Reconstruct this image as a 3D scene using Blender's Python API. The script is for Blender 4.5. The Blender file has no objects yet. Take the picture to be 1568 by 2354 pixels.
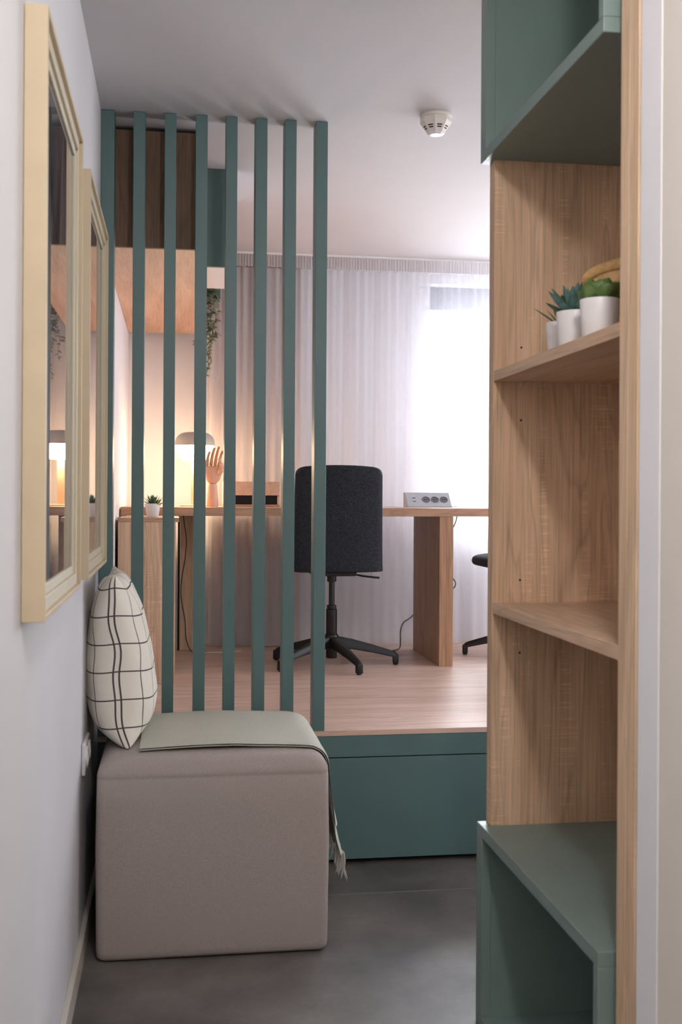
import bpy, bmesh, math, random
from mathutils import Vector, Matrix
random.seed(7)
PI = math.pi
S = bpy.context.scene
COL = S.collection

# ------------------------------------------------------------------ camera
YAW, ROLL, FPX, CY = 0.14739, 0.00585, 2562.0, 1139.6
c_, s_ = math.cos(YAW), math.sin(YAW)
F = Vector((s_, c_, 0)); R0 = Vector((c_, -s_, 0)); U0 = Vector((0, 0, 1))
RR = R0 * math.cos(ROLL) + U0 * math.sin(ROLL)
UU = -R0 * math.sin(ROLL) + U0 * math.cos(ROLL)
cd = bpy.data.cameras.new('camera')
cam = bpy.data.objects.new('camera', cd); COL.objects.link(cam)
m = Matrix.Identity(4)
for i in range(3):
    m[i][0] = RR[i]; m[i][1] = UU[i]; m[i][2] = -F[i]
m[2][3] = 1.25
cam.matrix_world = m
cd.sensor_fit = 'HORIZONTAL'; cd.sensor_width = 15.68; cd.lens = FPX / 100.0
cd.shift_x = 0.0; cd.shift_y = (CY - 1177.0) / 1568.0
cd.clip_start = 0.05
cd.dof.use_dof = True; cd.dof.focus_distance = 4.9; cd.dof.aperture_fstop = 4.5
S.camera = cam

# ------------------------------------------------------------------ light
S.view_settings.view_transform = 'Standard'; S.view_settings.look = 'None'
S.view_settings.gamma = 1.0; S.view_settings.use_curve_mapping = False
S.view_settings.exposure = 0.08
w = bpy.data.worlds.new('overcast_sky'); S.world = w; w.use_nodes = True
bg = w.node_tree.nodes['Background']; bg.inputs[0].default_value = (0.84, 0.92, 1.0, 1); bg.inputs[1].default_value = 7.0

def area(name, loc, rot, sx, sy, power, col, shape='RECTANGLE', portal=False, spread=None):
    l = bpy.data.lights.new(name, 'AREA'); l.shape = shape; l.size = sx
    if shape == 'RECTANGLE': l.size_y = sy
    l.energy = power; l.color = col
    if spread: l.spread = spread
    o = bpy.data.objects.new(name, l); o.location = loc; o.rotation_euler = rot; COL.objects.link(o)
    if portal: l.cycles.is_portal = True
    return o
# daylight of the big window, entering through glass and curtain
area('window_daylight', (2.25, 6.36, 1.66), (-PI/2, 0, 0), 1.7, 1.2, 145, (0.90, 0.95, 1.0))
# added daylight fill from the right, for an assumed unseen window
area('side_fill_light', (3.36, 4.6, 1.6), (PI/2, 0, PI/2), 1.6, 1.5, 34, (0.92, 0.95, 1.0))
# opal globe ceiling lamp of the corridor
def globe_light(name, loc, power, col, r):
    l = bpy.data.lights.new(name, 'POINT'); l.energy = power; l.color = col; l.shadow_soft_size = r
    o = bpy.data.objects.new(name, l); o.location = loc; COL.objects.link(o)
globe_light('corridor_ceiling_light', (0.33, 0.45, 2.40), 39, (1.0, 0.985, 0.98), 0.065)
globe_light('entrance_fill_light', (0.25, -0.9, 2.40), 8, (1.0, 0.96, 0.93), 0.12)  # added fill from behind the camera, no lamp seen there

# ------------------------------------------------------------------ helpers
def lin(c):
    return tuple((x/255/12.92 if x/255 <= 0.04045 else ((x/255+0.055)/1.055)**2.4) for x in c)
class MB:
    def __init__(s): s.bm = bmesh.new()
    def box(s, x0, x1, y0, y1, z0, z1, bev=0.0, seg=2):
        b = bmesh.new()
        bmesh.ops.create_cube(b, size=1)
        for v in b.verts:
            v.co = Vector((x0 if v.co.x < 0 else x1, y0 if v.co.y < 0 else y1, z0 if v.co.z < 0 else z1))
        if bev: bmesh.ops.bevel(b, geom=b.edges[:], offset=bev, segments=seg, affect='EDGES', profile=0.5)
        s.add(b); return s
    def add(s, b, mat=None):
        me = bpy.data.meshes.new('t'); b.to_mesh(me); b.free()
        if mat: me.transform(mat)
        s.bm.from_mesh(me); bpy.data.meshes.remove(me)
    def rings(s, rings, cap0=True, cap1=True, closed=True):
        bm = s.bm; vs = [[bm.verts.new(p) for p in r] for r in rings]
        for a, b in zip(vs, vs[1:]):
            n = len(a)
            for i in range(n if closed else n-1):
                j = (i+1) % n
                try: bm.faces.new((a[i], a[j], b[j], b[i]))
                except ValueError: pass
        if cap0 and closed: bm.faces.new(list(reversed(vs[0])))
        if cap1 and closed: bm.faces.new(vs[-1])
        return s
    def lathe(s, prof, cx=0, cy=0, n=40, cap0=True, cap1=True):
        return s.rings([[(cx+r*math.cos(2*PI*i/n), cy+r*math.sin(2*PI*i/n), z) for i in range(n)] for r, z in prof], cap0, cap1)
    def tube(s, pts, rad, n=10, cap=True):
        pts = [Vector(p) for p in pts]; m_ = len(pts)
        rad = rad if isinstance(rad, (list, tuple)) else [rad]*m_
        t0 = (pts[1]-pts[0]).normalized(); a = t0.orthogonal().normalized()
        rg = []
        for k in range(m_):
            t = (pts[min(k+1, m_-1)]-pts[max(k-1, 0)]).normalized()
            a = (a - t*a.dot(t)).normalized(); b = t.cross(a)
            rg.append([tuple(pts[k]+(a*math.cos(2*PI*i/n)+b*math.sin(2*PI*i/n))*rad[k]) for i in range(n)])
        return s.rings(rg, cap, cap)
    def seg(s, p0, p1, r0, r1, n=12, k=4, flat=1.0, axis=None):
        """rounded tapered phalanx from p0 to p1"""
        p0, p1 = Vector(p0), Vector(p1); d = (p1-p0); L = d.length; d.normalize(); pts = []; rs = []
        for i in range(k+1):
            th = PI/2*i/k; pts.append(p0 + d*(r0*flat*(1-math.cos(th)))); rs.append(max(r0*math.sin(th)**(0.35 if flat < 1 else 1), 0.0003) if i else 0.0003)
        for i in range(k+1):
            th = PI/2*(1-i/k); pts.append(p1 - d*(r1*flat*(1-math.cos(th)))); rs.append(max(r1*math.sin(th)**(0.35 if flat < 1 else 1), 0.0003) if i < k else 0.0003)
        return s.tube(pts, rs, n)
    def build(s, name, mat, parent=None, smooth=False, local=False, ang=0.6):
        if parent is not None and not local:
            p = parent; off = Vector((0, 0, 0))
            while p is not None: off += p.location; p = p.parent
            bmesh.ops.translate(s.bm, verts=s.bm.verts, vec=-off)
        bmesh.ops.recalc_face_normals(s.bm, faces=s.bm.faces[:])
        me = bpy.data.meshes.new(name); s.bm.to_mesh(me); s.bm.free()
        if smooth:
            for p in me.polygons: p.use_smooth = True
            try: me.set_sharp_from_angle(angle=ang)
            except Exception: pass
        me.materials.append(mat)
        o = bpy.data.objects.new(name, me); COL.objects.link(o)
        if parent is not None: o.parent = parent
        return o
def tag(o, label, cat, group=None):
    o['label'] = label; o['category'] = cat
    if group: o['group'] = group
    return o
def thing(name, label, cat, loc=(0, 0, 0), rz=0, group=None):
    o = bpy.data.objects.new(name, None); o.empty_display_size = 0.05; COL.objects.link(o)
    o.location = loc; o.rotation_euler = (0, 0, rz); return tag(o, label, cat, group)
def struct(name, mb, mat, **k):
    o = mb.build(name, mat, **k); o['kind'] = 'structure'; return o
def smooth(P, k=6):
    P = [Vector(p) for p in P]; P = [P[0]]+P+[P[-1]]; out = []
    for a, b, c, d in zip(P, P[1:], P[2:], P[3:]):
        for i in range(k):
            t = i/k; out.append(0.5*((2*b)+(c-a)*t+(2*a-5*b+4*c-d)*t*t+(3*b-a-3*c+d)*t**3))
    return out+[P[-1]]
def rr(x0, x1, y0, y1, r, z, n=6):
    """rounded rectangle ring"""
    out = []
    for cx, cy, a in ((x1-r, y1-r, 0), (x0+r, y1-r, PI/2), (x0+r, y0+r, PI), (x1-r, y0+r, 1.5*PI)):
        for i in range(n+1):
            t = a+PI/2*i/n; out.append((cx+r*math.cos(t), cy+r*math.sin(t), z))
    return out

# ------------------------------------------------------------------ materials
def new_mat(name, col=(0.8, 0.8, 0.8), rough=0.5, **kw):
    mt = bpy.data.materials.new(name); mt.use_nodes = True
    b = mt.node_tree.nodes['Principled BSDF']
    b.inputs['Base Color'].default_value = (*col, 1); b.inputs['Roughness'].default_value = rough
    for k, v in kw.items(): b.inputs[k.replace('_', ' ')].default_value = v
    return mt, mt.node_tree.nodes, mt.node_tree.links, b
def coords(N, Lk, scale=(1, 1, 1), rot=(0, 0, 0), loc=(0, 0, 0)):
    tc = N.new('ShaderNodeTexCoord'); mp = N.new('ShaderNodeMapping')
    mp.inputs['Scale'].default_value = scale; mp.inputs['Rotation'].default_value = rot; mp.inputs['Location'].default_value = loc
    Lk.new(tc.outputs['Object'], mp.inputs['Vector']); return mp
def noise(N, Lk, src, scale, detail=4, rough=0.55, dist=0.0):
    n = N.new('ShaderNodeTexNoise'); n.inputs['Scale'].default_value = scale; n.inputs['Detail'].default_value = detail
    n.inputs['Roughness'].default_value = rough; n.inputs['Distortion'].default_value = dist
    Lk.new(src.outputs[0], n.inputs['Vector']); return n
def ramp(N, Lk, src, stops):
    r = N.new('ShaderNodeValToRGB'); Lk.new(src, r.inputs[0]); e = r.color_ramp.elements
    while len(e) < len(stops): e.new(0.5)
    for i, (p, c) in enumerate(stops): e[i].position = p; e[i].color = (*c, 1)
    return r
def mixc(N, Lk, a, b, fac=None, blend='MIX', f=0.5):
    x = N.new('ShaderNodeMix'); x.data_type = 'RGBA'; x.blend_type = blend; x.inputs[0].default_value = f
    if fac is not None: Lk.new(fac, x.inputs[0])
    Lk.new(a, x.inputs[6]); Lk.new(b, x.inputs[7]); return x
def bump(N, Lk, b, src, strength=0.2, dist=0.001):
    bp = N.new('ShaderNodeBump'); bp.inputs['Strength'].default_value = strength; bp.inputs['Distance'].default_value = dist
    Lk.new(src, bp.inputs['Height']); Lk.new(bp.outputs[0], b.inputs['Normal'])
def plain(name, rgb, rough=0.5, var=0.05, nscale=6, bmp=0.0, bscale=300, **kw):
    """painted surface with slight mottling"""
    c = lin(rgb); mt, N, Lk, b = new_mat(name, c, rough, **kw)
    mp = coords(N, Lk); n = noise(N, Lk, mp, nscale, 3)
    r = ramp(N, Lk, n.outputs['Fac'], [(0.3, tuple(x*(1-var) for x in c)), (0.7, tuple(min(1, x*(1+var)) for x in c))])
    Lk.new(r.outputs[0], b.inputs['Base Color'])
    if bmp:
        n2 = noise(N, Lk, mp, bscale, 2); bump(N, Lk, b, n2.outputs['Fac'], bmp, 0.0006)
    return mt
def wood(name, rgb, grain='z', rough=0.5, contrast=0.17, ring=0.5, saw=0.35, off=(0, 0, 0), fine=1.0):
    c = lin(rgb); mt, N, Lk, b = new_mat(name, c, rough)
    # stretch so that the grain runs along the chosen axis
    lo, hi = 1.0, 9.0
    sc = {'z': (hi, hi, lo), 'x': (lo, hi, hi), 'y': (hi, lo, hi)}[grain]
    scf = tuple({lo: 4.0, hi: 170.0*fine}[v] for v in sc)
    scs = tuple({lo: 190.0, hi: 7.0}[v] for v in sc)
    mp = coords(N, Lk, sc, (0, 0, 0), off); mf = coords(N, Lk, scf, (0, 0, 0), off); ms = coords(N, Lk, scs, (0, 0, 0), off)
    big = noise(N, Lk, mp, 0.75, 3, 0.5, 0.6)
    mul = N.new('ShaderNodeMath'); mul.operation = 'MULTIPLY'; mul.inputs[1].default_value = 13.0; Lk.new(big.outputs['Fac'], mul.inputs[0])
    sn = N.new('ShaderNodeMath'); sn.operation = 'FRACT'; Lk.new(mul.outputs[0], sn.inputs[0])
    k = contrast
    rg = ramp(N, Lk, sn.outputs[0], [(0.0, (1-k*ring*1.5,)*3), (0.25, (1,)*3), (0.8, (1+k*ring*0.5,)*3), (1.0, (1-k*ring*1.5,)*3)])
    fi = noise(N, Lk, mf, 1.0, 4, 0.6)
    rf = ramp(N, Lk, fi.outputs['Fac'], [(0.3, (1-k*1.3,)*3), (0.5, (1,)*3), (0.72, (1+k*0.8,)*3)])
    tone = noise(N, Lk, mp, 1.6, 2)
    rt = ramp(N, Lk, tone.outputs['Fac'], [(0.3, (c[0]*0.86, c[1]*0.82, c[2]*0.78)), (0.7, (c[0]*1.08, c[1]*1.08, c[2]*1.08))])
    x1 = mixc(N, Lk, rt.outputs[0], rg.outputs[0], blend='MULTIPLY', f=1.0)
    x2 = mixc(N, Lk, x1.outputs[2], rf.outputs[0], blend='MULTIPLY', f=1.0)
    last = x2
    if saw:
        sa = noise(N, Lk, ms, 1.0, 2, 0.5); patch = noise(N, Lk, mp, 2.6, 2)
        rs = ramp(N, Lk, sa.outputs['Fac'], [(0.52, (1,)*3), (0.68, (1+saw*0.7,)*3)])
        pm = ramp(N, Lk, patch.outputs['Fac'], [(0.52, (0,)*3), (0.64, (1,)*3)])
        last = mixc(N, Lk, x2.outputs[2], rs.outputs[0], blend='MULTIPLY', fac=pm.outputs[0])
    Lk.new(last.outputs[2], b.inputs['Base Color'])
    bump(N, Lk, b, fi.outputs['Fac'], 0.12, 0.0005)
    return mt
def fabric(name, c1, c2, scale=900, rough=0.95, bmp=0.5, stripe=(1, 1, 1), lo=0.35, hi=0.65):
    a, c = lin(c1), lin(c2); mt, N, Lk, b = new_mat(name, a, rough)
    b.inputs['Specular IOR Level'].default_value = 0.2
    m1 = coords(N, Lk, (stripe[0], stripe[1], stripe[2]*0.25)); m2 = coords(N, Lk, (stripe[0]*0.25, stripe[1]*0.25, stripe[2]))
    n1 = noise(N, Lk, m1, scale, 2); n2 = noise(N, Lk, m2, scale, 2)
    ad = N.new('ShaderNodeMath'); ad.operation = 'ADD'; Lk.new(n1.outputs['Fac'], ad.inputs[0]); Lk.new(n2.outputs['Fac'], ad.inputs[1])
    hf = N.new('ShaderNodeMath'); hf.operation = 'MULTIPLY'; hf.inputs[1].default_value = 0.5; Lk.new(ad.outputs[0], hf.inputs[0])
    r = ramp(N, Lk, hf.outputs[0], [(lo, c), (hi, a)]); Lk.new(r.outputs[0], b.inputs['Base Color'])
    bump(N, Lk, b, hf.outputs[0], bmp, 0.0008)
    return mt

M = {}
M['wall'] = plain('white_wall_paint', (224, 223, 226), 0.85, 0.02, 3, 0.12, 220)
M['beige'] = plain('beige_wall_paint', (224, 216, 205), 0.8, 0.02, 3, 0.12, 220)
M['trim'] = plain('white_trim_lacquer', (238, 236, 238), 0.45, 0.015)
M['base'] = plain('cream_baseboard_paint', (206, 200, 190), 0.5, 0.02)
M['ceiling'] = plain('white_ceiling_paint', (206, 203, 205), 0.9, 0.015, 3)
M['teal'] = plain('teal_lacquer', (84, 113, 112), 0.42, 0.03, 8, 0.25, 900)
M['tealbox'] = plain('teal_board', (120, 138, 132), 0.38, 0.03, 8, 0.25, 900)
M['oak'] = wood('sawn_oak_board', (214, 180, 149), 'z', 0.55, contrast=0.19, ring=0.6, saw=0.5)
M['oak_y'] = wood('oak_shelf_board', (208, 176, 148), 'y', 0.5, saw=0)
M['oak_edge'] = wood('oak_edge_strip', (214, 184, 152), 'z', 0.55, saw=0.15, off=(3, 1, 0))
M['oak_x'] = wood('oak_desk_board', (186, 146, 120), 'x', 0.45, saw=0)
M['oak_dark'] = wood('shaded_oak_front', (128, 98, 76), 'z', 0.6, contrast=0.2, saw=0)  # shade on the overhead cabinet front is put into this darker oak
M['oak_pink'] = wood('pale_oak_underside', (222, 184, 156), 'y', 0.5, contrast=0.1, saw=0)  # lamp light on the cabinet underside is put into this paler oak
M['floor_oak'] = wood('platform_oak_laminate', (210, 180, 164), 'x', 0.38, contrast=0.16, ring=0.7, saw=0, off=(0.4, 2, 0), fine=0.6)
M['leg'] = wood('desk_leg_oak', (180, 140, 108), 'z', 0.5, contrast=0.22, saw=0, off=(1, 5, 2))
M['frame'] = plain('pale_wood_frame', (202, 184, 154), 0.5, 0.04, 14)
M['frame_in'] = plain('pale_inner_moulding', (206, 196, 172), 0.5, 0.03, 14)
M['pot'] = plain('white_ceramic', (232, 226, 224), 0.35, 0.01)
M['soil'] = plain('dark_soil', (52, 42, 34), 0.95, 0.3, 200)
M['blackplastic'] = plain('black_plastic', (20, 20, 21), 0.42, 0.1)
M['blackmetal'] = plain('black_powder_coat', (15, 15, 16), 0.38, 0.1, bmp=0.2, bscale=900)
M['steel'] = new_mat('steel', (0.75, 0.74, 0.72), 0.3, Metallic=1.0)[0]
M['alu'] = plain('brushed_aluminium', (176, 178, 184), 0.42, 0.03, 60, Metallic=0.35)
M['socketgrey'] = plain('grey_socket_plastic', (98, 98, 102), 0.5, 0.05)
M['white_plastic'] = plain('white_plastic', (226, 224, 228), 0.35, 0.01)
M['detector'] = plain('detector_plastic', (222, 214, 206), 0.45, 0.01)
M['dark'] = plain('dark_void', (12, 10, 10), 0.8, 0.1)
M['chair'] = fabric('charcoal_wool', (58, 61, 67), (24, 26, 31), 420, bmp=0.8)
M['pouf'] = fabric('greige_linen', (182, 171, 166), (156, 146, 141), 1100, bmp=0.4)
M['throw'] = fabric('sage_wool', (198, 196, 184), (176, 176, 163), 900, bmp=0.5)
M['fringe'] = fabric('sage_fringe', (200, 196, 186), (172, 168, 158), 600)
M['hand'] = wood('beech_hand', (222, 176, 150), 'z', 0.45, contrast=0.05, ring=0.2, saw=0)
M['finger'] = wood('beech_fingers', (200, 146, 108), 'z', 0.45, contrast=0.08, ring=0.2, saw=0)
M['lampgrey'] = plain('grey_lamp_metal', (178, 170, 160), 0.45, 0.02)
M['lampstem'] = plain('sand_lamp_metal', (206, 184, 152), 0.5, 0.02)
M['cablegrey'] = plain('grey_cable', (118, 118, 120), 0.5)
M['cabledark'] = plain('brown_cable', (88, 66, 48), 0.5)
M['cablewhite'] = plain('white_cable', (225, 222, 216), 0.5)
M['bamboo'] = wood('bamboo_rim', (228, 184, 120), 'y', 0.45, contrast=0.15, saw=0)
M['wicker'] = plain('wicker_weave', (226, 186, 130), 0.7, 0.25, 40, 0.8, 120)
M['pvc'] = plain('white_window_frame', (232, 234, 236), 0.4, 0.01)
M['blind'] = plain('grey_blind_box', (120, 124, 134), 0.6, 0.03)

def leafmat(name, a, b_, c=None):
    A, B = lin(a), lin(b_); mt, N, Lk, b = new_mat(name, A, 0.5)
    mp = coords(N, Lk); n = noise(N, Lk, mp, 60, 3)
    r = ramp(N, Lk, n.outputs['Fac'], [(0.35, A), (0.65, B)]); Lk.new(r.outputs[0], b.inputs['Base Color']); return mt
M['succ_dark'] = leafmat('dark_aloe_green', (46, 84, 62), (88, 122, 88))
M['succ_yellow'] = leafmat('yellow_green_leaf', (150, 140, 60), (120, 130, 70))
M['succ_blue'] = leafmat('blue_green_leaf', (52, 86, 78), (90, 120, 110))
M['succ_green'] = leafmat('bright_green_leaf', (72, 98, 44), (104, 128, 66))
M['ivy'] = leafmat('grey_green_ivy', (112, 122, 92), (168, 170, 140))
M['ivystem'] = plain('ivy_stem', (104, 96, 66), 0.7)

# dark floor with one pale plank joint
mt, N, Lk, b = new_mat('dark_grey_vinyl', lin((92, 88, 86)), 0.42)
mp = coords(N, Lk); n1 = noise(N, Lk, mp, 2.2, 6, 0.62); n2 = noise(N, Lk, mp, 60, 3)
r1 = ramp(N, Lk, n1.outputs['Fac'], [(0.32, lin((76, 72, 70))), (0.68, lin((124, 118, 114)))])
r2 = ramp(N, Lk, n2.outputs['Fac'], [(0.3, (0.93,)*3), (0.7, (1.05,)*3)])
x = mixc(N, Lk, r1.outputs[0], r2.outputs[0], blend='MULTIPLY', f=1.0)
sep = N.new('ShaderNodeSeparateXYZ'); tc = N.new('ShaderNodeTexCoord'); Lk.new(tc.outputs['Object'], sep.inputs[0])
pp = N.new('ShaderNodeMath'); pp.operation = 'PINGPONG'; pp.inputs[1].default_value = 0.6
sh = N.new('ShaderNodeMath'); sh.operation = 'SUBTRACT'; sh.inputs[1].default_value = 3.455; Lk.new(sep.outputs['Y'], sh.inputs[0]); Lk.new(sh.outputs[0], pp.inputs[0])
lt = N.new('ShaderNodeMath'); lt.operation = 'LESS_THAN'; lt.inputs[1].default_value = 0.0018; Lk.new(pp.outputs[0], lt.inputs[0])
jc = N.new('ShaderNodeRGB'); jc.outputs[0].default_value = (*lin((140, 135, 128)), 1)
x2 = mixc(N, Lk, x.outputs[2], jc.outputs[0], fac=lt.outputs[0]); Lk.new(x2.outputs[2], b.inputs['Base Color'])
bump(N, Lk, b, n2.outputs['Fac'], 0.1, 0.0006)
M['floor'] = mt

# sheer curtain
def sheer(name, col, alpha, trans=0.5):
    mt = bpy.data.materials.new(name); mt.use_nodes = True; N, Lk = mt.node_tree.nodes, mt.node_tree.links
    for n in list(N):
        if n.type == 'BSDF_PRINCIPLED': N.remove(n)
    out = [n for n in N if n.type == 'OUTPUT_MATERIAL'][0]
    d = N.new('ShaderNodeBsdfDiffuse'); t = N.new('ShaderNodeBsdfTranslucent'); tr = N.new('ShaderNodeBsdfTransparent')
    mp = coords(N, Lk, (1, 1, 0.05)); n = noise(N, Lk, mp, 500, 2)
    r = ramp(N, Lk, n.outputs['Fac'], [(0.3, tuple(v*0.94 for v in col)), (0.7, col)])
    for q in (d, t): Lk.new(r.outputs[0], q.inputs[0])
    m1 = N.new('ShaderNodeMixShader'); m1.inputs[0].default_value = trans; Lk.new(d.outputs[0], m1.inputs[1]); Lk.new(t.outputs[0], m1.inputs[2])
    # the cloth looks denser where the eye meets it at a slant
    lw = N.new('ShaderNodeLayerWeight'); lw.inputs[0].default_value = 0.35
    ma = N.new('ShaderNodeMapRange'); ma.inputs[3].default_value = alpha; ma.inputs[4].default_value = min(1, alpha+0.3)
    Lk.new(lw.outputs['Facing'], ma.inputs[0])
    m2 = N.new('ShaderNodeMixShader'); Lk.new(ma.outputs[0], m2.inputs[0])
    Lk.new(tr.outputs[0], m2.inputs[1]); Lk.new(m1.outputs[0], m2.inputs[2]); Lk.new(m2.outputs[0], out.inputs['Surface'])
    return mt
M['sheer'] = sheer('white_sheer_voile', lin((234, 232, 238)), 0.40, 0.30)
M['tape'] = sheer('curtain_heading_tape', lin((224, 218, 218)), 0.8, 0.35)
M['drape'] = sheer('grey_beige_drape', lin((206, 192, 184)), 0.9, 0.3)

# window pane
mt = bpy.data.materials.new('window_glass'); mt.use_nodes = True; N, Lk = mt.node_tree.nodes, mt.node_tree.links
N.remove(N['Principled BSDF']); out = [n for n in N if n.type == 'OUTPUT_MATERIAL'][0]
gl = N.new('ShaderNodeBsdfGlossy'); gl.inputs['Roughness'].default_value = 0.02; tr = N.new('ShaderNodeBsdfTransparent')
fr = N.new('ShaderNodeFresnel'); fr.inputs[0].default_value = 1.45; mx = N.new('ShaderNodeMixShader')
Lk.new(fr.outputs[0], mx.inputs[0]); Lk.new(tr.outputs[0], mx.inputs[1]); Lk.new(gl.outputs[0], mx.inputs[2]); Lk.new(mx.outputs[0], out.inputs['Surface'])
M['glass'] = mt
# picture behind reflective glass
mt, N, Lk, b = new_mat('glazed_dark_print', lin((96, 92, 96)), 0.6)
mp = coords(N, Lk, (1, 3, 1)); n = noise(N, Lk, mp, 2.0, 4, 0.5, 1.0)
r = ramp(N, Lk, n.outputs['Fac'], [(0.4, lin((62, 62, 72))), (0.6, lin((120, 116, 118)))]); Lk.new(r.outputs[0], b.inputs['Base Color'])
b.inputs['Specular IOR Level'].default_value = 0.0
b.inputs['Coat Weight'].default_value = 1.0; b.inputs['Coat IOR'].default_value = 1.75; b.inputs['Coat Roughness'].default_value = 0.012
M['print'] = mt
# lamp globe
mt = bpy.data.materials.new('glowing_opal_glass'); mt.use_nodes = True; N, Lk = mt.node_tree.nodes, mt.node_tree.links
N.remove(N['Principled BSDF']); out = [n for n in N if n.type == 'OUTPUT_MATERIAL'][0]
em = N.new('ShaderNodeEmission'); em.inputs[0].default_value = (1.0, 0.70, 0.42, 1); em.inputs[1].default_value = 60.0
Lk.new(em.outputs[0], out.inputs['Surface']); M['glow'] = mt
# checked cushion cover, drawn in cloth coordinates (metres)
mt, N, Lk, b = new_mat('checked_cotton', lin((226, 219, 204)), 0.9)
b.inputs['Specular IOR Level'].default_value = 0.2
uv = N.new('ShaderNodeUVMap'); uv.uv_map = 'cloth'; sp = N.new('ShaderNodeSeparateXYZ'); Lk.new(uv.outputs[0], sp.inputs[0])
def mth(op, a, b_=None, c=None):
    q = N.new('ShaderNodeMath'); q.operation = op
    for i, v in enumerate((a, b_, c)):
        if v is None: continue
        if isinstance(v, (int, float)): q.inputs[i].default_value = v
        else: Lk.new(v, q.inputs[i])
    return q.outputs[0]
def gridl(src, period, off, wd):
    f = mth('PINGPONG', mth('ADD', src, off), period/2)
    return mth('LESS_THAN', f, wd)
h = gridl(sp.outputs['Y'], 0.078, 0.02, 0.0019)
v = mth('MULTIPLY', gridl(sp.outputs['X'], 0.078, 0.0, 0.0019), mth('GREATER_THAN', sp.outputs['X'], 0.02))
sm = mth('LESS_THAN', mth('ABSOLUTE', mth('SUBTRACT', sp.outputs['X'], 0.0085)), 0.0026)
g = mth('MAXIMUM', mth('MAXIMUM', h, v), sm)
ca = N.new('ShaderNodeRGB'); ca.outputs[0].default_value = (*lin((238, 233, 221)), 1)
cb = N.new('ShaderNodeRGB'); cb.outputs[0].default_value = (*lin((84, 76, 78)), 1)
x = mixc(N, Lk, ca.outputs[0], cb.outputs[0], fac=g); Lk.new(x.outputs[2], b.inputs['Base Color'])
mp = coords(N, Lk); n = noise(N, Lk, mp, 9, 3, 0.5, 0.8); n2 = noise(N, Lk, mp, 1200, 2)
ad = mth('ADD', n.outputs['Fac'], mth('MULTIPLY', n2.outputs['Fac'], 0.02)); bump(N, Lk, b, ad, 0.55, 0.012)
M['check'] = mt

# ------------------------------------------------------------------ setting
XL, XB, ZC, HP = -0.249, 0.739, 2.513, 0.455   # left wall, bookcase front, ceiling, platform top
YP, YB = 3.73, 6.0                             # platform front, back wall
XR, YN = 3.4, -1.6
struct('floor', MB().box(XL-0.1, XR+0.1, YN-0.1, YB+0.1, -0.08, 0.0), M['floor'])
struct('ceiling', MB().box(XL-0.1, XR+0.1, YN-0.1, YB+0.2, ZC, ZC+0.1), M['ceiling'])
struct('wall_left', MB().box(XL-0.12, XL, YN, YB+0.1, 0, ZC), M['wall'])
struct('wall_near', MB().box(XL, 1.2, YN-0.1, YN, 0, ZC), M['beige'])
WX0, WX1, WZ0, WZ1 = 1.38, 3.1, 1.04, 2.30
struct('wall_back', MB().box(XL, WX0, YB, YB+0.28, 0, ZC).box(WX1, XR, YB, YB+0.28, 0, ZC)
       .box(WX0, WX1, YB, YB+0.28, 0, WZ0).box(WX0, WX1, YB, YB+0.28, 2.42, ZC), M['wall'])
struct('wall_right', MB().box(XR, XR+0.1, 2.6, YB+0.28, 0, ZC), M['wall'])
struct('wall_partition', MB().box(1.10, XR, 2.50, 2.6, 0, ZC).box(1.10, 1.2, YN, 2.50, 0, ZC), M['wall'])
struct('wall_corridor', MB().box(XB+0.004, 1.10, YN, 1.71, 0, ZC), M['beige'])
struct('trim_1', MB().box(XB+0.0025, XB+0.004, 1.636, 1.712, 0, ZC), M['trim'])
struct('baseboard_left', MB().box(XL, XL+0.014, YN, YP-0.001, 0, 0.07, 0.002), M['base'])
# window
wf = MB()
for a in ((WX0, WX0+0.05, WZ0, WZ1), (WX1-0.05, WX1, WZ0, WZ1), (WX0+0.05, WX1-0.05, WZ0, WZ0+0.05), (WX0+0.05, WX1-0.05, WZ1-0.05, WZ1), (2.22, 2.28, WZ0+0.05, WZ1-0.05)):
    wf.box(a[0], a[1], YB+0.12, YB+0.18, a[2], a[3], 0.004)
wfo = struct('window_1', wf, M['pvc'])
MB().box(WX0+0.05, WX1-0.05, YB+0.148, YB+0.152, WZ0+0.05, WZ1-0.05).build('pane', M['glass'], wfo)
MB().box(WX0, WX1, YB+0.09, YB+0.27, WZ1, 2.42, 0.004).build('blind_box', M['blind'], wfo)

# ------------------------------------------------------------------ raised platform
pf = thing('raised_platform', 'oak topped platform with teal front panels behind the grey pouf', 'platform', (0.8, 4.5, 0))
MB().box(XL+0.001, XR-0.001, YP, 4.32, HP-0.018, HP, 0.0012).build('floor_board', M['floor_oak'], pf)
MB().box(XL+0.001, XR-0.001, 4.3215, 5.2, HP-0.018, HP, 0.0012).build('floor_board', M['floor_oak'], pf)
MB().box(XL+0.001, XR-0.001, 5.2015, YB-0.001, HP-0.018, HP, 0.0012).build('floor_board', M['floor_oak'], pf)
MB().box(XL+0.001, 1.6, YP+0.003, YP+0.021, 0.364, HP-0.0185, 0.001).build('fascia', M['teal'], pf)
MB().box(XL+0.001, 1.6, YP+0.003, YP+0.021, 0.018, 0.3605, 0.001).build('drawer_front', M['teal'], pf)
MB().box(XL+0.001, XR-0.001, YP+0.07, YP+0.09, 0.001, HP-0.02).build('plinth', M['dark'], pf)
MB().box(1.602, XR-0.001, YP+0.003, YP+0.021, 0.018, HP-0.0185, 0.001).build('side_fascia', M['teal'], pf)

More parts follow.
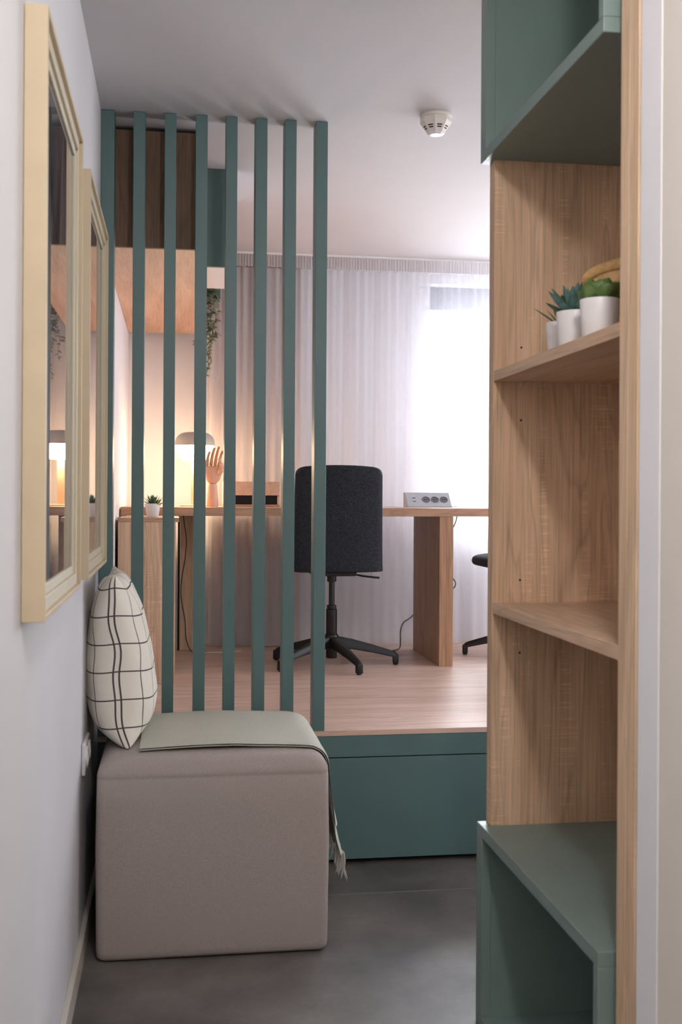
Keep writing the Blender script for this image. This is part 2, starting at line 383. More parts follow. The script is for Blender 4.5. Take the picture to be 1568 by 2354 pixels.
# ------------------------------------------------------------------ slats
names = ['first teal screen slat from the left, standing tight against the white wall',
         'second teal screen slat from the left, left of the small potted succulent',
         'third teal screen slat from the left, between the succulent and the lit lamp',
         'fourth teal screen slat from the left, passing in front of the lamp shade',
         'fifth teal screen slat from the left, right of the wooden hand',
         'sixth teal screen slat from the left, crossing the middle of the desk organiser',
         'seventh teal screen slat from the left, at the left side of the chair back',
         'eighth teal screen slat, rightmost of all, in front of the chair back']
xs = [(-0.2485, -0.205), (-0.144, -0.105), (-0.042, -0.004), (0.060, 0.099), (0.160, 0.198), (0.2585, 0.298), (0.357, 0.396), (0.462, 0.502)]
for i, (a, b_) in enumerate(xs):
    o = MB().box(a, b_, YP, YP+0.075, HP, ZC-0.001, 0.001).build('screen_slat', M['teal'])
    tag(o, names[i], 'slat', 'teal slats of the room divider')

# ------------------------------------------------------------------ overhead cabinets
oc = thing('overhead_cabinet', 'long brown oak overhead cabinet at the ceiling behind the slats', 'cabinet', (-0.07, 4.8, 2.1))
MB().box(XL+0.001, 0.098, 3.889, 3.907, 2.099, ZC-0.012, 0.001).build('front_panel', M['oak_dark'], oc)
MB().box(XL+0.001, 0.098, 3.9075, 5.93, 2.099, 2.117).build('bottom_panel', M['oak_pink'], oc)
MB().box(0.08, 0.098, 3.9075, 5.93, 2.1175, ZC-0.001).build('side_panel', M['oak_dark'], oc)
tb = thing('upper_box', 'small teal upper box at the ceiling between fourth and fifth slats', 'cabinet', (0.16, 4.5, 2.13))
MB().box(0.100, 0.228, 4.342, 4.36, 2.134, ZC-0.001, 0.001).build('front_panel', M['teal'], tb)
MB().box(0.100, 0.228, 4.3605, 4.80, 2.134, ZC-0.001).build('body', M['trim'], tb)
pb = MB().box(0.100, 0.216, 5.60, 5.71, 2.232, 2.25).box(0.100, 0.112, 5.60, 5.71, 2.25, 2.296).box(0.204, 0.216, 5.60, 5.71, 2.25, 2.296).box(0.112, 0.204, 5.60, 5.612, 2.25, 2.296).box(0.112, 0.204, 5.698, 5.71, 2.25, 2.296)
tag(pb.build('planter_box', M['teal']), 'small teal planter box high beside the curtain with trailing plant', 'planter')

# leaf helper: pointed or round leaf, curved, with thickness
def leaf(mb, base, direction, up, L, W, curl=0.2, point=1.0, thick=0.3, n=7, cup=0.25):
    d = Vector(direction).normalized(); u = Vector(up); u = (u-d*u.dot(d)).normalized(); s = d.cross(u)
    rg = []
    for i in range(n+1):
        t = i/n
        wv = W*0.5*(math.sin(PI*min(1, t*0.82+0.16))**point if point else 1)*(1 if t < 1 else 0)
        wv = W*0.5*((t+0.12)**0.45)*((1-t)**point)*1.65 if t < 1 else 0.0004
        wv = max(wv, 0.0004)
        c = Vector(base) + d*(L*t) + u*(curl*L*t*t)
        th = wv*thick
        rg.append([tuple(c+s*wv*math.cos(a)+u*(th*math.sin(a)+cup*wv*abs(math.cos(a)))) for a in [2*PI*k/8 for k in range(8)]])
    mb.rings(rg)

# trailing plant
tp = thing('trailing_plant', 'grey green leafy plant trailing down from the teal planter box', 'plant', (0.165, 5.64, 2.26))
st, lf = MB(), MB()
for (x0, y0, x1, zb, n) in ((0.178, 5.585, 0.168, 1.905, 34), (0.168, 5.58, 0.160, 1.86, 40), (0.150, 5.582, 0.152, 1.80, 40), (0.186, 5.588, 0.192, 2.03, 26), (0.125, 5.582, 0.108, 1.90, 34)):
    pts = [(x0+(x1-x0)*t+0.006*math.sin(t*17+x0*90), y0+0.02*(1-t)*0-0.004*math.sin(t*9), 2.302-(2.302-zb)*t) for t in [i/24 for i in range(25)]]
    st.tube([(x0, 5.65, 2.27), (x0, 5.61, 2.303)]+[(p[0], p[1], p[2]) for p in pts], 0.0012, 6)
    for k in range(n):
        p = Vector(pts[min(24, int(24*k/n+random.random()))]); a = random.uniform(0, 2*PI)
        dens = 1.0 if p.z > 2.0 else 0.6
        leaf(lf, p, (math.cos(a), math.sin(a)*0.7-0.2, random.uniform(-0.9, 0.2)), (0.1, -0.6, 1), random.uniform(0.024, 0.038)*dens, random.uniform(0.016, 0.026)*dens, -0.2, 0.5, 0.12, 5)
st.build('stem', M['ivystem'], tp, True); lf.build('foliage', M['ivy'], tp, True)

# ------------------------------------------------------------------ curtain
def curtain(mb, x0, x1, z0, z1, y, amp, freq, seed, nx, nz=14, gather=False):
    rnd = random.Random(seed); ph = [rnd.uniform(0, 6.28) for _ in range(6)]; rows = []
    for j in range(nz+1):
        t = j/nz; z = z0+(z1-z0)*t; row = []
        for i in range(nx+1):
            xx = x0+(x1-x0)*i/nx
            if gather:
                d = amp*math.sin(xx*freq+ph[0])+amp*0.4*math.sin(xx*freq*1.7+ph[1])
            else:
                k = (1-0.55*t)
                d = amp*k*(math.sin(xx*freq+ph[0]+0.8*math.sin(xx*2.3+ph[1])+0.10*(1-t)*math.sin(3*t+xx))+0.5*math.sin(xx*freq*2.1+ph[2]+0.3*t)+0.35*math.sin(xx*freq*0.43+ph[3]))
                d += amp*0.25*t*math.sin(xx*freq*4+ph[4])
            row.append((xx, y+d, z))
        rows.append(row)
    mb.rings(rows, False, False, closed=False)
ct = thing('sheer_curtain', 'floor length white sheer curtain hanging across the window wall', 'curtain', (1.7, 5.80, HP))
cm = MB(); curtain(cm, 0.17, XR-0.02, HP+0.008, 2.44, 5.825, 0.013, 37, 3, 1400); cm.build('voile', M['sheer'], ct, True, ang=3.1)
cm = MB(); curtain(cm, 0.17, XR-0.02, 2.4405, 2.503, 5.80, 0.004, 420, 4, 3600, 2, True); cm.build('heading_tape', M['tape'], ct, True, ang=3.1)
cr = thing('side_drape', 'bunched grey beige drape at the left end of the sheer curtain', 'curtain', (0.4, 5.9, HP))
cm = MB(); curtain(cm, 0.19, 0.66, HP+0.01, 2.50, 5.915, 0.022, 62, 9, 300); cm.build('cloth', M['drape'], cr, True, ang=3.1)
tag(MB().box(0.10, XR-0.01, 5.785, 5.815, 2.5035, ZC-0.0005).build('curtain_track', M['pvc']), 'slim white curtain track along the ceiling above the sheer curtain', 'curtain track')

# ------------------------------------------------------------------ desk
YD = 5.08
dk = thing('desk', 'long oak desk running along the window wall on the platform', 'desk', (1.2, 5.35, HP))
MB().box(XL+0.006, 1.80, YD, 5.77, 1.155, 1.194, 0.0015).build('desktop', M['oak_x'], dk)
MB().box(1.222, 1.2545, YD+0.003, 5.66, HP+0.0005, 1.1545, 0.001).build('leg_panel', M['leg'], dk)
MB().box(1.255, 1.288, YD+0.003, 5.66, HP+0.0005, 1.1545, 0.001).build('leg_panel', M['leg'], dk)
MB().box(0.0235, 0.125, 5.745, 5.765, HP+0.0005, 1.1545, 0.001).build('back_panel', M['oak_edge'], dk)
MB().box(0.013, 0.0230, 5.755, 5.765, HP+0.0005, 1.1545).build('shadow_gap_strip', M['dark'], dk)  # dark strip painted in as the shade of the gap
lc = thing('low_cabinet', 'low oak cabinet in front of the desk beside the left wall', 'cabinet', (-0.12, 4.9, HP))
MB().box(XL+0.012, 0.016, 4.74, 5.07, 1.135, 1.153, 0.001).build('top_panel', M['oak_x'], lc)
MB().box(XL+0.012, 0.001, 4.74, 4.758, HP+0.0005, 1.1345, 0.001).build('door', M['oak'], lc)
MB().box(XL+0.012, XL+0.03, 4.7585, 5.07, HP+0.0005, 1.1345).build('side_panel', M['oak'], lc)
MB().box(-0.017, 0.001, 4.7585, 5.07, HP+0.0005, 1.1345).build('side_panel', M['oak'], lc)
MB().box(XL+0.031, -0.018, 5.05, 5.07, HP+0.0005, 1.1345).build('back_panel', M['oak'], lc)

# ------------------------------------------------------------------ desk items
ZD = 1.194
lp = thing('table_lamp', 'glowing table lamp with grey dome shade and opal glass bowl on the desk', 'lamp', (0.09, 5.5, ZD))
cx, cy = 0.092, 5.5
MB().lathe([(0.070, ZD), (0.073, ZD+0.002), (0.073, ZD+0.006), (0.070, ZD+0.008), (0.001, ZD+0.008)], cx, cy).build('base', M['lampstem'], lp, True)
MB().box(cx-0.017, cx+0.017, cy+0.0, cy+0.03, ZD+0.008, 1.46, 0.005, 3).build('stem', M['lampstem'], lp, True)
dome = [(0.0975, 1.491)]
for i in range(1, 13):
    t = PI/2*i/12; dome.append((0.0975*max(math.cos(t), 0)**0.5 if i < 12 else 0.002, 1.491+0.066*math.sin(t)**0.9))
MB().lathe(dome, cx, cy, 48, False, True).build('shade', M['lampgrey'], lp, True)
bowl = [(0.095, 1.490)]
for i in range(1, 13):
    t = PI/2*i/12; bowl.append((0.095*max(math.cos(t), 0)**0.45 if i < 12 else 0.002, 1.490-0.074*math.sin(t)))
MB().lathe(bowl, cx, cy, 48, True, True).build('opal_bowl', M['glow'], lp, True)
tag(MB().tube(smooth([(0.04, 5.72, 1.152), (0.045, 5.70, 1.10), (0.055, 5.66, 1.02), (0.048, 5.655, 0.92), (0.035, 5.655, 0.84), (0.030, 5.655, 0.74), (0.05, 5.655, 0.62), (0.058, 5.655, 0.52), (0.09, 5.65, HP+0.006), (0.16, 5.66, HP+0.004)]), 0.003, 8).build('lamp_cable', M['cabledark'], None, True), 'thin brown cable hanging under the desk beside the low cabinet', 'cable')

# articulated wooden hand
wh = thing('wooden_hand', 'jointed wooden mannequin hand standing upright on the desk beside the lamp', 'hand figure', (0.176, 5.35, ZD))
hx, hy = 0.176, 5.35
MB().lathe([(0.027, ZD), (0.0285, ZD+0.003), (0.0265, ZD+0.03), (0.0215, 1.297), (0.020, 1.302), (0.016, 1.304)], hx-0.001, hy, 32).build('forearm', M['hand'], wh, True)
def ell(cx, cy, z, a, b_, n=28, tx=0):
    return [(cx+a*math.cos(2*PI*i/n), cy+b_*math.sin(2*PI*i/n), z+tx*math.cos(2*PI*i/n)) for i in range(n)]
pal = [(0.000, 1.304, .012, .012), (-0.001, 1.306, .018, .016), (0.0, 1.312, .024, .018), (0.002, 1.325, .033, .020), (0.003, 1.345, .038, .020), (0.002, 1.365, .039, .018), (0.0, 1.382, .038, .014), (0.0, 1.388, .036, .010), (0, 1.390, .030, .005)]
MB().rings([ell(hx+o_, hy, z, a, b_) for o_, z, a, b_ in pal]).build('palm', M['hand'], wh, True, ang=1.2)
def finger(x0, z0, lens, bend, lean, r):
    f = MB(); p = Vector((hx+x0, hy-0.004, z0)); a = 0.0
    for k, L in enumerate(lens):
        a += bend[k]
        d = Vector((math.sin(lean+0.12*k), -math.sin(a), math.cos(a))).normalized(); q = p+d*L
        f.seg(p, q, r*(1-0.11*k), r*(1-0.11*(k+1)), 14, 5, 0.45 if k < 2 else 0.75); p = q-d*0.0012
    return f
for x0, z0, ln, bd, le in ((-0.030, 1.387, (.033, .025, .019), (.05, .22, .25), 0.10), (-0.0105, 1.390, (.040, .030, .021), (.0, .18, .22), 0.10), (0.0085, 1.390, (.042, .033, .022), (-.02, .15, .2), 0.12), (0.027, 1.385, (.036, .027, .020), (.05, .2, .22), 0.13)):
    finger(x0, z0, ln, bd, le, 0.0088).build('finger', M['finger'], wh, True, ang=1.2)
t = MB(); t.seg((hx+0.026, hy-0.012, 1.347), (hx+0.043, hy-0.028, 1.378), 0.013, 0.011, 14); t.seg((hx+0.043, hy-0.028, 1.376), (hx+0.036, hy-0.034, 1.404), 0.0105, 0.009, 14); t.seg((hx+0.036, hy-0.034, 1.402), (hx+0.025, hy-0.036, 1.424), 0.009, 0.0075, 14)
t.build('thumb', M['hand'], wh, True, ang=1.2)

# desk organiser
og = thing('desk_organiser', 'low oak desk organiser box with a dark front opening', 'organiser', (0.365, 5.47, ZD))
X0, X1, Y0, Y1 = 0.228, 0.500, 5.40, 5.56
MB().box(X0, X1, Y0, Y1, ZD+0.0005, ZD+0.011, 0.001).build('base_board', M['oak_x'], og)
MB().box(X0, X1, Y0, Y0+0.012, 1.249, 1.3165, 0.001).build('front_board', M['oak_pink'], og)
MB().box(X0, X1, Y0+0.0125, Y1, 1.305, 1.3165, 0.001).build('top_board', M['oak_x'], og)
MB().box(X0, X0+0.010, Y0+0.0125, Y1, ZD+0.0115, 1.3045).build('side_board', M['oak_pink'], og)
MB().box(X1-0.010, X1, Y0+0.0125, Y1, ZD+0.0115, 1.3045).build('side_board', M['oak_pink'], og)
MB().box(X0+0.0105, X1-0.0105, Y0+0.010, Y1-0.012, ZD+0.012, 1.248, 0.001).build('opening_shade_block', M['dark'], og)  # dark block put in for the shaded inside of the front opening
MB().box(X0+0.0105, X1-0.0105, Y1-0.01, Y1, ZD+0.0115, 1.3045).build('back_board', M['oak_pink'], og)

# socket block on the desk
sb = thing('socket_block', 'aluminium wedge socket block with three grey sockets on the desk', 'power strip', (1.245, 5.45, ZD))
px0, px1 = 1.134, 1.356
yf, yk, zb, zt = 5.385, 5.50, ZD+0.0005, 1.268
b0 = MB(); prof = [(yf, zb), (yf, zb+0.006), (yk-0.045, zt), (yk, zt), (yk, zb)]
b0.rings([[(px0, y, z) for y, z in prof], [(px1, y, z) for y, z in prof]]); b0.build('housing', M['alu'], sb)
A = Vector((0, yf, zb+0.006)); B = Vector((0, yk-0.045, zt)); dv = (B-A).normalized(); nv = Vector((0, -dv.z, dv.y))
def disc(mb, x, t, r, h, n=28, h0=0.0):
    c = A+dv*t; c.x = x
    mb.rings([[tuple(c+nv*q+Vector((1, 0, 0))*rr_*math.cos(2*PI*i/n)+dv*rr_*math.sin(2*PI*i/n)) for i in range(n)] for rr_, q in ((r, h0), (r, h), (r*0.82, h), (r*0.8, h0+0.0004))])
for sx in (1.232, 1.277, 1.322):
    d = MB(); disc(d, sx, 0.047, 0.0205, 0.0022); so = d.build('socket', M['socketgrey'], sb, True)
    d = MB(); disc(d, sx-0.006, 0.047, 0.0028, 0.0014, 10, 0.0003); disc(d, sx+0.006, 0.047, 0.0028, 0.0014, 10, 0.0003); d.build('pin_holes', M['dark'], so)
d = MB()
for sx, tt in ((1.172, 0.034), (1.172, 0.058)):
    c = A+dv*tt+nv*0.0006; 
    d.rings([[tuple(c+nv*q+Vector((sx+a, 0, 0))+dv*e) for a, e in ((-0.007, -0.003), (0.007, -0.003), (0.007, 0.003), (-0.007, 0.003))] for q in (0, 0.0006)])
d.build('usb_port', M['socketgrey'], sb)
tag(MB().tube(smooth([(1.3595, 5.47, ZD+0.012), (1.375, 5.50, ZD+0.010), (1.40, 5.56, ZD+0.004), (1.44, 5.68, ZD+0.004), (1.472, 5.755, ZD+0.004), (1.482, 5.777, ZD-0.01), (1.482, 5.778, 1.14), (1.465, 5.778, 1.09), (1.42, 5.77, 1.03), (1.385, 5.75, 0.94), (1.40, 5.74, 0.86), (1.445, 5.74, 0.825), (1.468, 5.74, 0.79), (1.45, 5.74, 0.76), (1.40, 5.74, 0.745), (1.30, 5.73, 0.70), (1.225, 5.71, 0.62), (1.178, 5.69, 0.592), (1.160, 5.68, 0.55), (1.158, 5.67, 0.50), (1.150, 5.65, HP+0.012), (1.12, 5.62, HP+0.004), (1.06, 5.58, HP+0.004), (1.02, 5.63, HP+0.004), (0.98, 5.70, HP+0.004), (0.93, 5.68, HP+0.004)]), 0.0036, 8).build('power_cable', M['cablegrey'], None, True), 'grey power cable looping down from the socket block behind the desk leg', 'cable')
tag(MB().tube(smooth([(0.085, 5.73, 0.56), (0.09, 5.73, 0.50), (0.10, 5.69, HP+0.005), (0.16, 5.64, HP+0.004), (0.24, 5.62, HP+0.004), (0.33, 5.66, HP+0.004)]), 0.003, 8).build('floor_cable', M['cablewhite'], None, True), 'white cable lying on the platform floor under the desk', 'cable')

# ------------------------------------------------------------------ succulents
def pot(parent, cx, cy, z, r, h, taper=0.8):
    MB().lathe([(r*taper*0.96, z), (r*taper, z+0.003), (r, z+h-0.002), (r*0.985, z+h), (r*0.93, z+h), (r*0.9, z+h-0.012), (0.001, z+h-0.012)], cx, cy, 36).build('pot', M['pot'], parent, True, ang=0.8)
    MB().lathe([(r*0.88, z+h-0.0118), (r*0.6, z+h-0.008), (0.001, z+h-0.007)], cx, cy, 24, False).build('soil', M['soil'], parent, True)
def rosette(mb, cx, cy, z, n, L, W, e0, e1, curl, point, seed, thick=0.35, cup=0.2):
    rnd = random.Random(seed)
    for i in range(n):
        t = i/(n-1); a = i*2.39996+rnd.uniform(-.15, .15); el = e0+(e1-e0)*t
        d = (math.cos(a)*math.cos(el), math.sin(a)*math.cos(el), math.sin(el))
        leaf(mb, (cx+0.004*math.cos(a), cy+0.004*math.sin(a), z), d, (0, 0, 1) if el < 1.2 else (-math.cos(a), -math.sin(a), 0.2), L*(1-0.25*abs(t-0.4))*rnd.uniform(.85, 1.1), W, curl, point, thick, 7, cup)
pl = thing('potted_succulent', 'small spiky aloe in a white pot on the low cabinet', 'potted plant', (-0.098, 4.90, 1.1535))
pot(pl, -0.098, 4.90, 1.1535, 0.035, 0.058, 0.72)
f = MB(); rosette(f, -0.098, 4.90, 1.203, 26, 0.052, 0.014, 0.25, 1.5, 0.05, 0.8, 3); f.build('foliage', M['succ_dark'], pl, True)
f = MB(); rosette(f, -0.078, 4.882, 1.203, 6, 0.034, 0.010, 0.5, 1.3, 0.05, 0.8, 5); f.build('side_shoot', M['succ_yellow'], pl, True)

# ------------------------------------------------------------------ office chair
def lookpad(mb, P, wfun, thick, nu=28, pv=10, pu=14):
    """upholstered pad: P(v)->centre point, normal; grid in u across x"""
    nv_ = len(P); up, dn = [], []
    for j, (c, nrm) in enumerate(P):
        tv = j/(nv_-1)*2-1; ev = (1-abs(tv)**pv)**0.5 if abs(tv) < 1 else 0
        w_ = wfun(tv); ru, rd = [], []
        for i in range(nu+1):
            uu = -1+2*i/nu; eu = (1-abs(uu)**pu)**0.5 if abs(uu) < 1 else 0
            e = min(eu, ev) if eu*ev == 0 else eu*ev
            cc = Vector(c)+Vector((uu*w_, 0, 0)); n_ = Vector(nrm)
            ru.append(tuple(cc+n_*thick*0.5*e)); rd.append(tuple(cc-n_*thick*0.5*e))
        up.append(ru); dn.append(rd)
    mb.rings(up, False, False, False); mb.rings(dn, False, False, False)
    bmesh.ops.remove_doubles(mb.bm, verts=mb.bm.verts[:], dist=0.0002)
def rounded_w(w0, w1, r_top, r_bot, H):
    def f(tv):
        z = (tv+1)/2*H; w_ = w1+(w0-w1)*z/H
        if z > H-r_top: q = (z-(H-r_top))/r_top; w_ -= r_top*(1-math.sqrt(max(0, 1-q*q)))
        if z < r_bot: q = (r_bot-z)/r_bot; w_ -= r_bot*(1-math.sqrt(max(0, 1-q*q)))
        return w_
    return f
def dens(n):
    return [0.5-0.5*math.cos(PI*i/n) for i in range(n+1)]
def make_chair(label, loc, rz):
    t = thing('office_chair', label, 'office chair', loc, rz, 'charcoal office chairs at the desk')
    # backrest (faces +y)
    P = []
    for s in dens(40):
        z = 0.452+0.480*s; y = -0.235-0.02*s*s+0.0*s; P.append(((0, y, z), (0, 1, 0.05)))
    mb = MB(); lookpad(mb, P, rounded_w(0.197, 0.206, 0.085, 0.026, 0.48), 0.042)
    for v in mb.bm.verts:
        v.co.z -= 0.010*(v.co.x/0.2)**2*max(0, (v.co.z-0.452)/0.48)
        v.co.y += 0.035*(v.co.x/0.2)**2
    mb.build('backrest', M['chair'], t, True, local=True, ang=1.4)
    P = []
    for s in dens(36):
        y = -0.215+0.45*s; z = 0.480-0.006*math.sin(PI*s)-0.010*max(0, (s-0.6)/0.4)**2
        P.append(((0, y, z), (0, 0.0, 1)))
    mb = MB(); lookpad(mb, P, lambda tv: 0.205-0.035*max(0, tv)**4-0.01*max(0, -tv)**6, 0.070, pv=2.6)
    mb.build('seat', M['chair'], t, True, local=True, ang=1.4)
    MB().box(-0.10, 0.10, -0.12, 0.10, 0.425, 0.447, 0.006).build('seat_plate', M['blackmetal'], t, local=True)
    MB().lathe([(0.018, 0.28), (0.0135, 0.282), (0.0135, 0.43)][1:], 0, 0, 24).build('gas_lift', M['blackmetal'], t, True, True)
    MB().lathe([(0.020, 0.392), (0.022, 0.395), (0.022, 0.425), (0.016, 0.428)], 0, 0, 24).build('lift_collar', M['blackplastic'], t, True, True)
    MB().lathe([(0.0245, 0.035), (0.026, 0.038), (0.026, 0.262), (0.0225, 0.266), (0.0225, 0.282), (0.014, 0.284)], 0, 0, 28).build('lift_sleeve', M['blackmetal'], t, True, True)
    MB().lathe([(0.030, 0.085), (0.034, 0.09), (0.034, 0.14), (0.030, 0.146)], 0, 0, 28).build('hub', M['blackmetal'], t, True, True)
    MB().tube([(0.07, -0.06, 0.437), (0.10, -0.075, 0.430), (0.13, -0.085, 0.424), (0.19, -0.09, 0.417), (0.21, -0.09, 0.416)], [0.004, 0.004, 0.0045, 0.005, 0.005], 10).build('lever', M['blackplastic'], t, True, True)
    for k in range(5):
        a = math.radians(-74+72*k)
        g = MB(); rg = []
        for s, z1, hgt, wd in ((0.02, 0.138, 0.055, 0.044), (0.10, 0.122, 0.046, 0.040), (0.20, 0.094, 0.036, 0.034), (0.29, 0.066, 0.028, 0.030), (0.305, 0.058, 0.034, 0.0295), (0.316, 0.046, 0.040, 0.029)):
            zt_, zb_ = z1, z1-hgt
            rg.append([(s, wd/2, zb_+0.004), (s, wd/2-0.004, zb_), (s, -wd/2+0.004, zb_), (s, -wd/2, zb_+0.004), (s, -wd/2+0.002, zt_-0.008), (s, -wd/2+0.009, zt_), (s, wd/2-0.009, zt_), (s, wd/2-0.002, zt_-0.008)])
        g.rings(rg)
        g.box(0.291, 0.318, -0.0145, 0.0145, 0.006, 0.05, 0.005, 3)
        bmesh.ops.rotate(g.bm, verts=g.bm.verts[:], cent=(0, 0, 0), matrix=Matrix.Rotation(a, 3, 'Z'))
        lo = g.build('leg', M['blackmetal'], t, True, True, ang=0.7)
        fo = MB().lathe([(0.010, 0.0005), (0.0115, 0.002), (0.0115, 0.0065)], 0.305*math.cos(a), 0.305*math.sin(a), 16)
        fo.build('foot_pad', M['blackplastic'], lo, True, True)
    return t
ch = make_chair('charcoal office chair seen from behind at the desk, right of the slats', (0.727, 5.175, HP), 0)
def copy_tree(o, parent=None):
    c = o.copy(); COL.objects.link(c); c.parent = parent
    for k in list(o.children): copy_tree(k, c)
    return c
c2 = copy_tree(ch); c2.location = (1.735, 5.36, HP); c2.rotation_euler = (0, 0, math.radians(91))
c2['label'] = 'charcoal office chair turned sideways, half hidden behind the oak bookcase'

# ------------------------------------------------------------------ pouf, throw, cushion
PX0, PX1, PY0, PY1, PT = -0.204, 0.421, 3.022, 3.712, 0.548
pu = thing('pouf', 'large greige fabric cube pouf in front of the platform', 'pouf', (0.108, 3.367, 0))
rg = []
for z, ins, r in ((0.004, 0.016, 0.02), (0.006, 0.008, 0.022), (0.014, 0.002, 0.024), (0.03, 0.0, 0.024), (0.15, -0.001, 0.024), (0.30, -0.003, 0.024), (0.42, -0.001, 0.024), (0.488, 0.0, 0.026)):
    rg.append(rr(PX0+ins, PX1-ins, PY0+ins, PY1-ins, r, z))
Rr = 0.052
rg.append(rr(PX0+0.0015, PX1-0.0015, PY0+0.0015, PY1-0.0015, 0.026, 0.4905))
rg.append(rr(PX0-0.0005, PX1+0.0005, PY0-0.0005, PY1+0.0005, 0.028, 0.494))
for i in range(1, 9):
    t_ = PI/2*i/8; ins = Rr*(1-math.cos(t_)); rg.append(rr(PX0+ins, PX1-ins, PY0+ins, PY1-ins, 0.03+0.01*i/8, 0.494+0.046*math.sin(t_)))
for q, dz in ((0.09, 0.0035), (0.15, 0.006), (0.25, 0.008)):
    rg.append(rr(PX0+q, PX1-q, PY0+q, PY1-q, 0.05, 0.540+dz))
pm = MB(); pm.rings(rg); pm.build('upholstery', M['pouf'], pu, True, ang=2.0)

th = thing('throw_blanket', 'folded sage grey throw with white fringe draped over the pouf', 'blanket', (0.2, 3.4, 0.55))
def pt_top(x):
    e = min(x-PX0, PX1-x); 
    return 0.5405+0.0078*min(1, max(0, (e-0.05))/0.2)
prof = []   # (x, z) along the cloth
for i in range(30): 
    x = -0.093+(PX1-Rr+0.093)*i/29; prof.append((x, pt_top(x)+0.002))
for i in range(1, 11):
    t_ = PI/2*i/10; prof.append((PX1-Rr+(Rr+0.003)*math.sin(t_), 0.494+0.0485*math.cos(t_)))
for i in range(1, 17):
    s = i/16; prof.append((PX1+0.003+0.008*s+0.030*s**1.6, 0.494-0.262*s))
def sheet(off, y0, y1, th_, wav, cut=0, ny=26):
    mb = MB(); pr = prof[:len(prof)-cut]; rg = []
    nrm = []
    for i in range(len(pr)):
        a, b_ = pr[max(0, i-1)], pr[min(len(pr)-1, i+1)]; d = Vector((b_[0]-a[0], b_[1]-a[1])).normalized(); nrm.append(Vector((-d.y, d.x)))
    for j in range(ny+1):
        y = y0+(y1-y0)*j/ny; up, dn = [], []
        ev = 1 if 0 < j < ny else 0.3
        for i, (x, z) in enumerate(pr):
            drop = max(0, i-38)/18
            w_ = wav*math.sin(y*38+i*0.15)*drop + 0.0008*math.sin(y*21+x*17)
            o_ = off+abs(w_)
            yy = y + (0.006*math.sin(x*9) + 0.02*drop*(1-2*j/ny)*0.6)
            up.append((x+nrm[i].x*(o_+th_*ev), yy, z+nrm[i].y*(o_+th_*ev))); dn.append((x+nrm[i].x*(o_+th_*(1-ev)*0.5), yy, z+nrm[i].y*(o_+th_*(1-ev)*0.5)))
        rg.append(up+dn[::-1])
    mb.rings(rg); return mb
sheet(0.0005, 3.105, 3.60, 0.0042, 0.010).build('cloth', M['throw'], th, True, ang=1.0)
sheet(0.0055, 3.110, 3.595, 0.0036, 0.012, 5).build('upper_fold', M['throw'], th, True, ang=1.0)
fr_ = MB(); rnd = random.Random(5)
for k in range(64):
    y = 3.118+0.47*k/63+rnd.uniform(-.002, .002); ex, ez = prof[-1]; L = rnd.uniform(0.055, 0.078); x = ex+0.006+abs(0.010*math.sin(y*38+8.4)); sw = rnd.uniform(-.010, .012)
    pts = [(x, y, ez+0.006)]+[(x+sw*t_*t_+0.002*math.sin(7*t_+k), y+rnd.uniform(-.001, .001)*4*t_, ez-L*t_) for t_ in (0.2, 0.4, 0.6, 0.8, 1.0)]
    fr_.tube(pts, [0.0022, 0.0024, 0.0018, 0.0022, 0.0016, 0.0006], 6)
fo = fr_.build('fringe', M['fringe'], th, True); fo['label'] = 'white knotted fringe'; fo['kind'] = 'stuff'

# cushion: stands on its edge against the left wall
cu = thing('cushion', 'off white cushion with dark grey check standing on the pouf against the wall', 'cushion', (-0.150, 3.37, 0.542))
bmc = bmesh.new(); uvl = bmc.loops.layers.uv.new('cloth'); NG = 44; SZ = 0.235; T = 0.094
def cpos(u, v, side):
    e = max(0, (1-abs(u)**3.2))**0.62*max(0, (1-abs(v)**3.4))**0.55
    sag = 1.0-0.28*v-0.06*v*v
    tck = T*e*sag
    wr = 0.004*math.sin(9*u+3*v*side)*math.sin(7*v+1.3)*e + 0.006*e*math.sin(14*v*u+2.0)*(1-e)
    k = 1-0.07*(1-v*v)*abs(u)**3*1.0; kv = 1-0.055*(1-u*u)*abs(v)**3
    y = SZ*0.97*u*k; z = SZ*v*kv*1.04 + SZ*1.02
    # seam wobble
    x = side*(tck+wr*0.6) + (0.004*math.sin(6*v+1)+0.003*math.sin(11*v))*(abs(u)**6) + 0.012*math.sin(5*u)*(abs(v)**8)
    x += -0.034*(z/0.48)**1.0 + 0.006 - (0.012 if z > 0.3 else 0)*0
    return Vector((x, y, max(z, 0.002)))
grid = {}
for side in (-1, 1):
    for i in range(NG+1):
        for j in range(NG+1):
            u = math.sin((i/NG-0.5)*PI)*0.55+(i/NG*2-1)*0.45; v = math.sin((j/NG-0.5)*PI)*0.55+(j/NG*2-1)*0.45
            ed = i in (0, NG) or j in (0, NG)
            if ed and side == 1: grid[(side, i, j)] = grid[(-1, i, j)]; continue
            grid[(side, i, j)] = (bmc.verts.new(cpos(u, v, side)), u, v)
